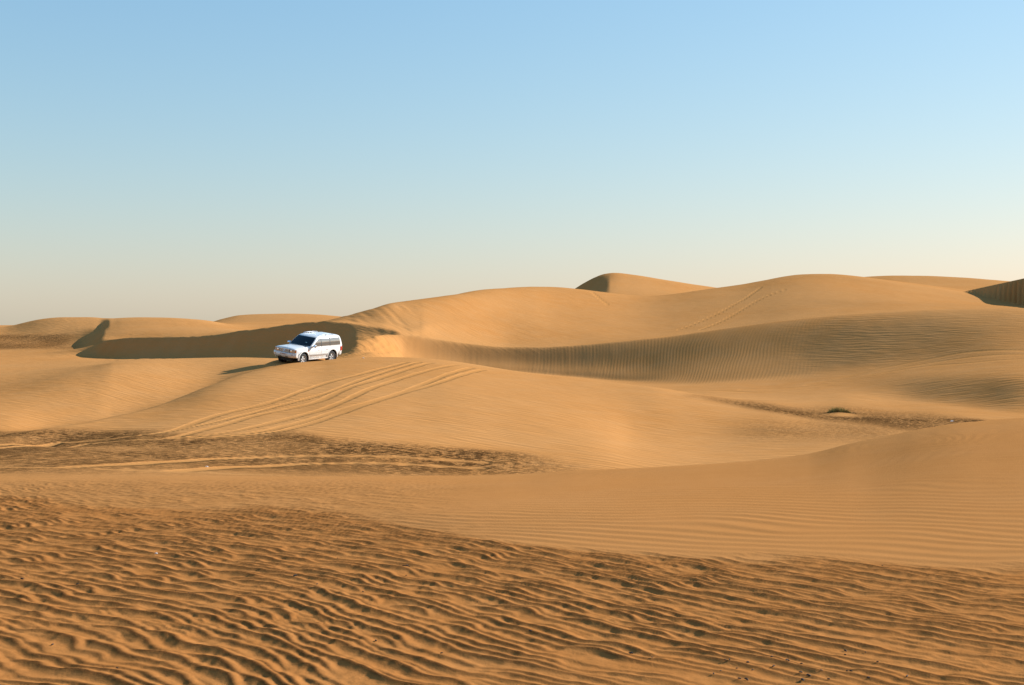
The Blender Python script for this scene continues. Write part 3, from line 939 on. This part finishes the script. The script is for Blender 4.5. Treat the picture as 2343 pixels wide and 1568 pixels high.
    # ---- cabin
    lev = [(1.12, 1.04, -2.40, .945), (1.18, .98, -2.385, .938), (1.30, .83, -2.35, .928), (1.42, .68, -2.315, .912), (1.55, .515, -2.275, .884), (1.68, .35, -2.225, .842), (1.77, .23, -2.18, .80), (1.825, .10, -2.10, .735), (1.862, -.10, -1.95, .62), (1.875, -.32, -1.75, .44)]

    def cabin(z):
        zz = [l[0] for l in lev]
        return [float(np.interp(z, zz, [l[k] for l in lev])) for k in (1, 2, 3)]

    def outline(z, xf, xr, w, bow=.10):
        pts = []
        for k in range(9):
            y = -w + .06 + (2 * w - .12) * k / 8
            pts.append((xf - bow * (y / w) ** 2, y, z))
        pts += [(xf - bow - .04, w - .012, z), (xf - bow - .14, w, z)]
        for k in range(1, 6):
            pts.append((xf - bow - .14 + (xr + .16 - xf + bow + .14) * k / 6, w, z))
        pts += [(xr + .16, w, z), (xr + .05, w - .025, z)]
        for k in range(7):
            y = w - .08 - (2 * w - .16) * k / 6
            pts.append((xr + .03 * (y / w) ** 2, y, z))
        pts += [(xr + .05, -w + .025, z), (xr + .16, -w, z)]
        for k in range(5, 0, -1):
            pts.append((xf - bow - .14 + (xr + .16 - xf + bow + .14) * k / 6, -w, z))
        pts += [(xf - bow - .14, -w, z), (xf - bow - .04, -w + .012, z)]
        return pts
    Shape().rings([outline(*l) for l in lev]).build('cabin_shell', white, root, 30)

    # windscreen
    def front_sheet(z0, z1, inset, ny=10, nz=6):
        P = []
        for i in range(nz + 1):
            z = z0 + (z1 - z0) * i / nz
            xf, xr, w = cabin(z)
            P.append([(xf - .10 * (y / w) ** 2, y, z) for y in [(-1 + 2 * j / ny) * (w - inset) for j in range(ny + 1)]])
        return P
    ws = panel(front_sheet(1.225, 1.745, .075), Vector((.62, 0, .78)), .007).build('windshield', screen, root)
    mesh_obj('windshield_paper', [(.70, .30, 1.395), (.66, .30, 1.428), (.672, .47, 1.418), (.712, .47, 1.385)], [(0, 1, 2, 3)], paper, ws, 0).location = (.012, 0, .015)
    # rear window
    P = []
    for i in range(5):
        z = 1.22 + .44 * i / 4
        xf, xr, w = cabin(z)
        P.append([(xr + .03 * (y / w) ** 2, y, z) for y in [(-1 + 2 * j / 6) * (w - .14) for j in range(7)]])
    panel(P, Vector((-1, 0, .2)).normalized(), .006).build('rear_window', tint, root)

    def side_sheet(poly, sd, nz=6, nx=6):
        """poly(z) -> (x_back, x_front) along the cabin side"""
        P = []
        for i in range(nz + 1):
            z = poly[0] + (poly[1] - poly[0]) * i / nz
            a, b = poly[2](z), poly[3](z)
            w = cabin(z)[2]
            P.append([(a + (b - a) * j / nx, sd * w, z) for j in range(nx + 1)])
        return P
    ap = lambda z: cabin(z)[0] - .27
    for sd in (1, -1):
        out = Vector((0, sd, .25)).normalized()
        for nm, a, b in (('front_side_window', lambda z: -.15, lambda z: ap(z) - .02), ('rear_side_window', lambda z: -1.03, lambda z: -.23), ('quarter_window', lambda z: -2.13 - .10 * (1.2 - z), lambda z: -1.11)):
            panel(side_sheet((1.20, 1.70, a, b), sd), out, .006).build(nm, tint, root)
        for a, b in ((-.225, -.155), (-1.105, -1.035)):
            panel(side_sheet((1.19, 1.71, lambda z: a, lambda z: b), sd, 6, 1), out, .009).build('door_pillar', black, root)
        # doors: proud skins with shut lines between them
        for nm, x0, x1 in (('front_door', -.17, .97), ('rear_door', -1.00, -.19)):
            Pd = []
            for i in range(8):
                z = .57 + .53 * i / 7
                row = []
                for j in range(9):
                    x = x0 + (x1 - x0) * j / 8
                    if nm == 'rear_door':
                        dz = z - RW - .02
                        lim = AX[1] + math.sqrt(max(.50 ** 2 - dz * dz, 0)) if abs(dz) < .5 else x0
                        x = max(lim, x0) + (x1 - max(lim, x0)) * j / 8
                    xs = [q[0] for q in st][::-1]
                    zb, zs, w = [float(np.interp(x, xs, [q[k] for q in st][::-1])) for k in (1, 2, 4)]
                    prof_z = [zb, zb + .06, zb + .20, (zb + zs) / 2, zs - .20, zs - .10, zs - .025, zs + .008]
                    prof_y = [w * .80, w * .95, w * .995, w, w * .998, w * .985, w * .955, w * .89]
                    row.append((x, sd * float(np.interp(z, prof_z, prof_y)), z))
                Pd.append(row)
            door = panel(Pd, Vector((0, sd, 0)), .007).build(nm, white, root)
            hx = x0 + .16
            Shape().box(hx - .02, hx + .16, sd * .972 - .018, sd * .972 + .018, .965, .995, .008).build('door_handle', chrome, door)
        # lower side moulding and running board
        Shape().box(-.83, 1.00, sd * .972 - .02, sd * .972 + .02, .63, .73, .012).build('side_moulding', grey, root)
        Shape().box(-.82, .98, sd * .86 - .13, sd * .86 + .13, .37, .435, .02).build('running_board', white, root)
        Shape().box(-.86, 1.02, sd * .92 - .03, sd * .92 + .03, .44, .505, .012).build('sill_moulding', grey, root)
        # roof rail on three feet
        yr = sd * .66
        rail = Shape().tube([(-.12, yr, 1.82), (-.22, yr, 1.905), (-.6, yr, 1.925), (-1.1, yr, 1.925), (-1.55, yr, 1.905), (-1.68, yr, 1.82)], .019, 8).build('roof_rail', chrome, root)
        Shape().box(-.93, -.83, yr - .02, yr + .02, 1.82, 1.915, .006).build('rail_foot', black, rail)
        # mirror
        mir = Shape().tube([(.66, sd * .99, 1.245), (.66, sd * 1.05, 1.25), (.665, sd * 1.12, 1.252), (.66, sd * 1.185, 1.25), (.655, sd * 1.205, 1.25)], [.05, .088, .098, .088, .05], 10).build('side_mirror', chrome, root)
        Shape().box(.62, .70, sd * .96 - .05, sd * .96 + .05, 1.18, 1.235, .012).build('mirror_arm', black, mir)
        # lamps
        def corner(yy):
            return float(np.interp(yy, [0, .70, .76, .83, .90], [2.312, 2.312, 2.308, 2.285, 2.16]))
        hp = [[(corner(y), sd * y, z) for y in [.455 + .435 * j / 8 for j in range(9)]] for z in [.845 + .215 * i / 4 for i in range(5)]]
        hl = panel(hp, Vector((1, sd * .35, .1)).normalized(), .012).build('headlight', lens, root)
        ap_ = [[(corner(y) + .004, sd * y, z) for y in [.845 + .045 * j / 3 for j in range(4)]] for z in [.87 + .16 * i / 2 for i in range(3)]]
        panel(ap_, Vector((.5, sd, 0)).normalized(), .014).build('turn_signal', amber, hl)
        for cy in (.57, .74):
            rr = [[(2.326 + dx - (0.03 if cy > .7 else 0), sd * cy + r_ * math.cos(t), .952 + r_ * math.sin(t)) for t in [2 * math.pi * k / 14 for k in range(14)]] for dx, r_ in ((-.01, .070), (.006, .070), (.010, .058))]
            Shape().rings(rr).build('reflector_bowl', chrome, hl)
        tp = [[(-2.395 + .24 * u, sd * (.885 + .075 * min(1, u * 1.6)), z) for u in (0, .25, .5, .75, 1)] for z in [.80 + .28 * i / 4 for i in range(5)]]
        tl = panel(tp, Vector((-.5, sd, 0)).normalized(), .012).build('tail_light', red, root)
        # fender flag badge
        mesh_obj('fender_badge', [(1.06, sd * .967, .90), (1.13, sd * .966, .90), (1.13, sd * .964, .99), (1.06, sd * .965, .99)], [(0, 1, 2, 3)], decal, root, 0)
        # arch lips
        for ax in AX:
            lip = []
            for k in range(19):
                t = R(-8 + 196 * k / 18)
                c, s_ = math.cos(t), math.sin(t)
                z = RW + .05
                lip.append([(ax + r_ * c, sd * y, z + r_ * s_) for r_, y in ((.468, .93), (.468, .992), (.485, 1.0), (.535, .985), (.545, .93))])
            Shape().rings(lip, close=True, cap=True).build('wheel_arch_flare', white, root, 50)
            Shape().box(ax - .50, ax - .46, sd * .80 - .13, sd * .80 + .13, .19, .50, .006).build('mud_flap', black, root)

    # ---- bonnet skin and cowl
    P = []
    for i in range(9):
        x = 1.02 + 1.19 * i / 8
        xs = [q[0] for q in st][::-1]
        zs, zt, w = [float(np.interp(x, xs, [q[k] for q in st][::-1])) for k in (2, 3, 4)]
        P.append([(x - .05 * (y / .8) ** 2, y, float(np.interp(abs(y), [0, w * .5, w * .89], [zt + .012, zt, zs + .008]))) for y in [(-1 + 2 * j / 10) * .80 * w for j in range(11)]])
    bon = panel(P, Vector((0, 0, 1)), .009).build('bonnet', white, root)
    Shape().tube([(2.02, 0, 1.17), (2.03, 0, 1.245)], [.02, .008], 6).build('bonnet_ornament', chrome, bon)
    Shape().box(.97, 1.04, -.74, .74, 1.205, 1.226, .006).build('wiper_cowl', black, root)

    # ---- grille with bars and badge
    gp = [[(2.318 - .03 * (z - .84), y, z) for y in [-.43 + .86 * j / 6 for j in range(7)]] for z in [.835 + .225 * i / 3 for i in range(4)]]
    gr = panel(gp, Vector((1, 0, 0)), .010).build('grille', black, root)
    for k in range(4):
        z = .865 + .052 * k
        Shape().box(2.322 - .03 * (z - .84), 2.345 - .03 * (z - .84), -.42, .42, z - .010, z + .010, .005).build('grille_bar', chrome, gr)
    Shape().box(2.315, 2.345, -.44, .44, 1.047, 1.072, .006).build('grille_trim', chrome, gr)
    bd = []
    for k in range(20):
        t = 2 * math.pi * k / 20
        c, s_ = math.cos(t), math.sin(t)
        bd.append([(2.35 + .012 * math.cos(q), (.085 + .016 * math.sin(q)) * c, .945 + (.060 + .016 * math.sin(q)) * s_) for q in [2 * math.pi * m / 6 for m in range(6)]])
    bd.append(bd[0])
    badge = Shape().rings(bd, cap=False)
    for rx, rz, dz in ((.030, .052, 0), (.060, .022, .018)):
        bb = []
        for k in range(16):
            t = 2 * math.pi * k / 16
            bb.append([(2.353 + .010 * math.cos(q), (rx + .010 * math.sin(q)) * math.cos(t), .945 + dz + (rz + .010 * math.sin(q)) * math.sin(t)) for q in [2 * math.pi * m / 5 for m in range(5)]])
        bb.append(bb[0])
        badge.rings(bb, cap=False)
    badge.build('grille_badge', chrome, gr)

    # ---- bumpers
    def bumper(front):
        sg = 1 if front else -1
        secs = []
        base = 2.44 if front else 2.46
        ys = [-1.0, -.985, -.95, -.88, -.75, -.5, -.2, .2, .5, .75, .88, .95, .985, 1.0]
        for y in ys:
            a = abs(y)
            fx = base - .06 * a * a - .42 * max(0, a - .80) ** 1.0 * (1 + 3 * max(0, a - .88))
            bx = 2.08
            zt = .83 if front else .78
            zb = .52 + (.06 if front else .03) * max(0, a - .5)
            fx = max(fx, bx + .02)
            secs.append([(sg * bx, y * .965, zb), (sg * (fx - .09), y * .965, zb), (sg * (fx - .02), y * .965, zb + .06), (sg * fx, y * .965, zb + .15), (sg * (fx - .015), y * .965, zt - .04), (sg * (fx - .05), y * .965, zt), (sg * bx, y * .965, zt)])
        return Shape().rings(secs).build('front_bumper' if front else 'rear_bumper', white, root, 40)
    fb = bumper(True)
    bumper(False)
    for sd in (1, -1):
        Shape().box(2.37, 2.435, sd * .28 - .11, sd * .28 + .11, .565, .605, .008).build('air_slot', black, fb)
        fr = [[(2.40 + dx, sd * .66 + .10 * math.cos(t), .70 + .045 * math.sin(t)) for t in [2 * math.pi * k / 16 for k in range(16)]] for dx in (-.05, .008)]
        fg = Shape().rings(fr).build('fog_light', lens, fb)
        fr = [[(2.40 + dx, sd * .66 + .12 * math.cos(t), .70 + .060 * math.sin(t)) for t in [2 * math.pi * k / 16 for k in range(16)]] for dx in (-.06, .001)]
        Shape().rings(fr).build('fog_light_bezel', grey, fb)
    pl = Shape().box(2.435, 2.452, -.27, .27, .675, .79, .004).build('number_plate', plate_m, fb)
    for k, y in enumerate((-.22, -.15, -.05, .01, .07, .13, .19)):
        Shape().box(2.4525, 2.4545, y - .018, y + .022, .705, .762).build('plate_mark', plate_t, pl, 0)
    # underside
    Shape().box(-2.0, 2.1, -.48, .48, .27, .46, .03).build('chassis', under, root)
    Shape().tube([(AX[0], -.70, RW - .02), (AX[0], .70, RW - .02)], .06, 8).build('axle', under, root)
    Shape().tube([(AX[1], -.70, RW - .02), (AX[1], .70, RW - .02)], .07, 8).build('axle', under, root)

    # ---- wheels
    def wheel(ax, sd, turn=0.0):
        w = bpy.data.objects.new('wheel', None)
        COL.objects.link(w)
        w.parent = root
        w.location = (ax, sd * .80, RW)
        w.rotation_euler = (0, 0, (0 if sd > 0 else math.pi) + turn)
        return w

    def lathe(prof, n=44):
        return [[(r_ * math.cos(t), y, r_ * math.sin(t)) for y, r_ in prof] for t in [2 * math.pi * k / n for k in range(n)]]
    prof = [(-.135, .255), (-.140, .30), (-.138, .36), (-.115, .392), (-.05, .40), (.05, .40), (.115, .392), (.138, .36), (.140, .30), (.132, .255), (.10, .245), (-.10, .245)]
    lt = lathe(prof)
    tyre = Shape().rings(lt + [lt[0]], cap=False)
    for k in range(44):                        # tread blocks
        t = 2 * math.pi * k / 44
        for yc in (-.085, 0.0, .085):
            c, s_ = math.cos(t + yc), math.sin(t + yc)
            b = []
            for dr in (.396, .408):
                for dy, dt in ((-.032, -.045), (.032, -.045), (.032, .045), (-.032, .045)):
                    cc, ss = math.cos(t + yc + dt), math.sin(t + yc + dt)
                    b.append((dr * cc, yc + dy, dr * ss))
            tyre.add(b, [(0, 1, 2, 3), (4, 5, 6, 7), (0, 1, 5, 4), (1, 2, 6, 5), (2, 3, 7, 6), (3, 0, 4, 7)])
    rprof = [(.105, .256), (.118, .252), (.110, .236), (.02, .225), (-.10, .235), (-.10, .25)]
    rl = lathe(rprof)
    rim = Shape().rings(rl + [rl[0]], cap=False)
    for k in range(5):
        t = 2 * math.pi * k / 5 + .3
        sec = []
        for r_, hw, y in ((.04, .050, .085), (.12, .040, .095), (.19, .050, .085), (.236, .075, .07)):
            c, s_ = math.cos(t), math.sin(t)
            sec.append([(r_ * c - hw * s_, y - .035, r_ * s_ + hw * c), (r_ * c - hw * .8 * s_, y, r_ * s_ + hw * .8 * c), (r_ * c + hw * .8 * s_, y, r_ * s_ - hw * .8 * c), (r_ * c + hw * s_, y - .035, r_ * s_ - hw * c)])
        rim.rings(sec)
    hl_ = lathe([(.03, .001), (.105, .001), (.105, .045), (.085, .062), (.03, .062)], 16)
    hub = Shape().rings(hl_ + [hl_[0]], cap=False)
    dk = lathe([(-.02, .001), (-.005, .001), (-.005, .222), (-.02, .222)], 24)
    disc = Shape().rings(dk + [dk[0]], cap=False)
    first = None
    for ax, sd, tn in ((AX[0], 1, .06), (AX[0], -1, .06), (AX[1], 1, 0), (AX[1], -1, 0)):
        w = wheel(ax, sd, tn)
        if first is None:
            first = [tyre.build('tyre', rubber, w, 40), rim.build('rim', alloy, w, 40), hub.build('hub_cap', chrome, w, 40), disc.build('brake_disc', under, w, 40)]
        else:
            for q in first:
                c = q.copy()
                COL.objects.link(c)
                c.parent = w

    f = Vector((HEAD.x, HEAD.y, math.tan(CAR_PITCH))).normalized()
    l = Vector((LEFT.x, LEFT.y, math.tan(CAR_ROLL)))
    l = (l - f * l.dot(f)).normalized()
    u = f.cross(l)
    m = Matrix((f, l, u)).transposed().to_4x4()
    m.translation = Vector((CAR_C.x, CAR_C.y, CAR_Z)) - u * 0.035
    root.matrix_world = m
    return root


build_car()


# ------------------------------------------------------------------ grass tuft
def build_tuft():
    rng = random.Random(4)
    gx, gy = ground_point(1920, 949, 40)
    gz = height(gx, gy)
    green = plain_material('grass_blade', (0.42, 0.31, 0.09), 0.9, var=0.55, scale=9, spec=0.05)
    dry = plain_material('dry_stem', (0.26, 0.15, 0.055), 0.9, var=0.6, scale=14, spec=0.05)
    root = thing('grass_tuft', 'low green desert grass tuft on a small sand hump beside a dark streak', 'grass tuft', (gx, gy, gz))

    def gather(n, cx0, cx1, hmin, hmax, wd, lean, depth=.26):
        S = Shape()
        for k in range(n):
            u = rng.random()
            x = cx0 + (cx1 - cx0) * u + rng.gauss(0, .03)
            y = rng.uniform(-depth, depth)
            z = height(gx + x, gy + y) - gz - .02
            env = math.sin(math.pi * min(max((x + .62) / 1.24, .05), .95)) ** .6 * (1 - .35 * (x + .6) / 1.2)
            h = rng.uniform(hmin, hmax) * env
            a = rng.uniform(0, 2 * math.pi)
            ln = rng.uniform(.05, lean) * h
            dx, dy = math.cos(a) * ln, math.sin(a) * ln
            px_, py_ = -math.sin(a) * wd, math.cos(a) * wd
            v = []
            for t, ww in ((0, 1), (.5, .8), (.85, .4), (1, .08)):
                ox, oy, oz = x + dx * t * t, y + dy * t * t, z + h * t
                v += [(ox - px_ * ww, oy - py_ * ww, oz), (ox + px_ * ww, oy + py_ * ww, oz)]
            S.add(v, [(0, 1, 3, 2), (2, 3, 5, 4), (4, 5, 7, 6)])
        return S
    o = gather(560, -.54, .52, .14, .40, .008, .7).build('grass_blades', green, root, 0)
    o['kind'] = 'stuff'
    o = gather(520, -.58, .62, .06, .26, .009, 1.2, .3).build('dry_stems', dry, root, 0)
    o['kind'] = 'stuff'
    S = Shape()
    for k in range(14):
        x = rng.uniform(.30, .78)
        y = rng.uniform(-.3, .2)
        z = height(gx + x, gy + y) - gz
        a = rng.uniform(0, 6.3)
        q = Vector((x, y, z + .005))
        pts = [q]
        for j in range(4):
            a += rng.gauss(0, .5)
            q = q + Vector((math.cos(a) * .05, math.sin(a) * .05, rng.uniform(-.005, .03)))
            pts.append(q)
        S.tube(pts, [.010, .012, .010, .007, .003], 5)
    S.build('exposed_roots', dry, root, 40)


build_tuft()


# ------------------------------------------------------------------ litter and plant fragments
def build_litter():
    white = plain_material('white_plastic', (0.70, 0.70, 0.68), 0.5, var=0.15, scale=20)
    rng = random.Random(9)

    def scrap(px, py, y0, size, label):
        x, y = ground_point(px, py, y0)
        z = height(x, y)
        P = []
        for i in range(5):
            P.append([((j / 4 - .5) * size, (i / 4 - .5) * size * .6, size * (.10 + .22 * rng.random() * math.sin(math.pi * j / 4))) for j in range(5)])
        o = panel(P, Vector((0, 0, 1)), .003).build('plastic_scrap', white, None, 60)
        o.location = (x, y, z + .01)
        o.rotation_euler = (0, 0, rng.uniform(-.5, .5))
        tag(o, label, 'litter')
    scrap(2178, 967, 40, .17, 'white plastic scrap lying on the dark sand streak beyond the grass tuft')
    scrap(831, 820.5, 60, .16, 'white plastic scrap on the dune crest behind the car')
    scrap(473, 1070, 24, .05, 'small white scrap between wheel tracks on dark valley sand')
    scrap(357, 1272, 6, .018, 'tiny white chip on the strongly rippled foreground sand')

    bark = plain_material('dark_fragment', (0.022, 0.014, 0.009), 0.8, var=0.4, scale=60)
    spots = [(400, 1246), (929, 1322), (725, 1342), (675, 1325), (830, 1359), (432, 1363), (402, 1360), (177, 1344), (50, 1327), (1092, 1383), (772, 1284), (2018, 1294),
             (1491, 1510), (1443, 1502), (1213, 1452), (1878, 1540), (1765, 1508), (1799, 1517), (1804, 1519), (1833, 1523), (1658, 1517), (1668, 1517), (1710, 1520), (1769, 1528), (1685, 1532), (1721, 1535),
             (1831, 1544), (1849, 1550), (1836, 1559), (1829, 1561), (1937, 1539), (1946, 1539), (1895, 1557), (1986, 1555), (1632, 1546), (1648, 1539), (1691, 1558), (1707, 1559),
             (1933, 1487), (1933, 1499), (1979, 1493), (2007, 1519), (2075, 1552), (120, 1480), (268, 1536), (590, 1448), (1010, 1500), (860, 1470)]
    protos = []
    for k in range(5):
        ln = (.006, .008, .010, .012, .007)[k]
        S = Shape()
        pts = [Vector((-ln, 0, 0)), Vector((-ln * .5, ln * .25 * (k % 3 - 1), ln * .2)), Vector((ln * .4, ln * .2 * (k % 2), ln * .22)), Vector((ln, -ln * .1, 0))]
        S.tube(pts, [ln * .12, ln * .36, ln * .40, ln * .12], 7)
        protos.append(S.build('plant_fragment', bark, None, 50))
    for n, (px, py) in enumerate(spots):
        x, y = ground_point(px, py, 4)
        src = protos[n % 5]
        o = src if n < 5 else src.copy()
        if n >= 5:
            COL.objects.link(o)
        o.location = (x, y, height(x, y) + .004)
        o.rotation_euler = (rng.uniform(-.2, .2), rng.uniform(-.2, .2), rng.uniform(0, 6.3))
        sc = rng.uniform(.7, 1.25)
        o.scale = (sc, sc, sc)
        tag(o, 'small dark dried plant fragment lying on rippled foreground sand', 'fragment', 'dark plant fragments on the rippled sand')
    # one longer twig
    x, y = ground_point(928, 1302, 4)
    S = Shape()
    S.tube([(-.03, .012, .004), (-.012, .004, .010), (.008, -.002, .012), (.03, -.014, .006)], [.002, .0035, .0035, .0015], 6)
    S.tube([(.006, -.002, .012), (.012, .012, .018)], [.0025, .001], 5)
    o = S.build('twig', bark, None, 50)
    o.location = (x, y, height(x, y))
    tag(o, 'thin dark forked twig lying on the rippled foreground sand', 'twig')


build_litter()
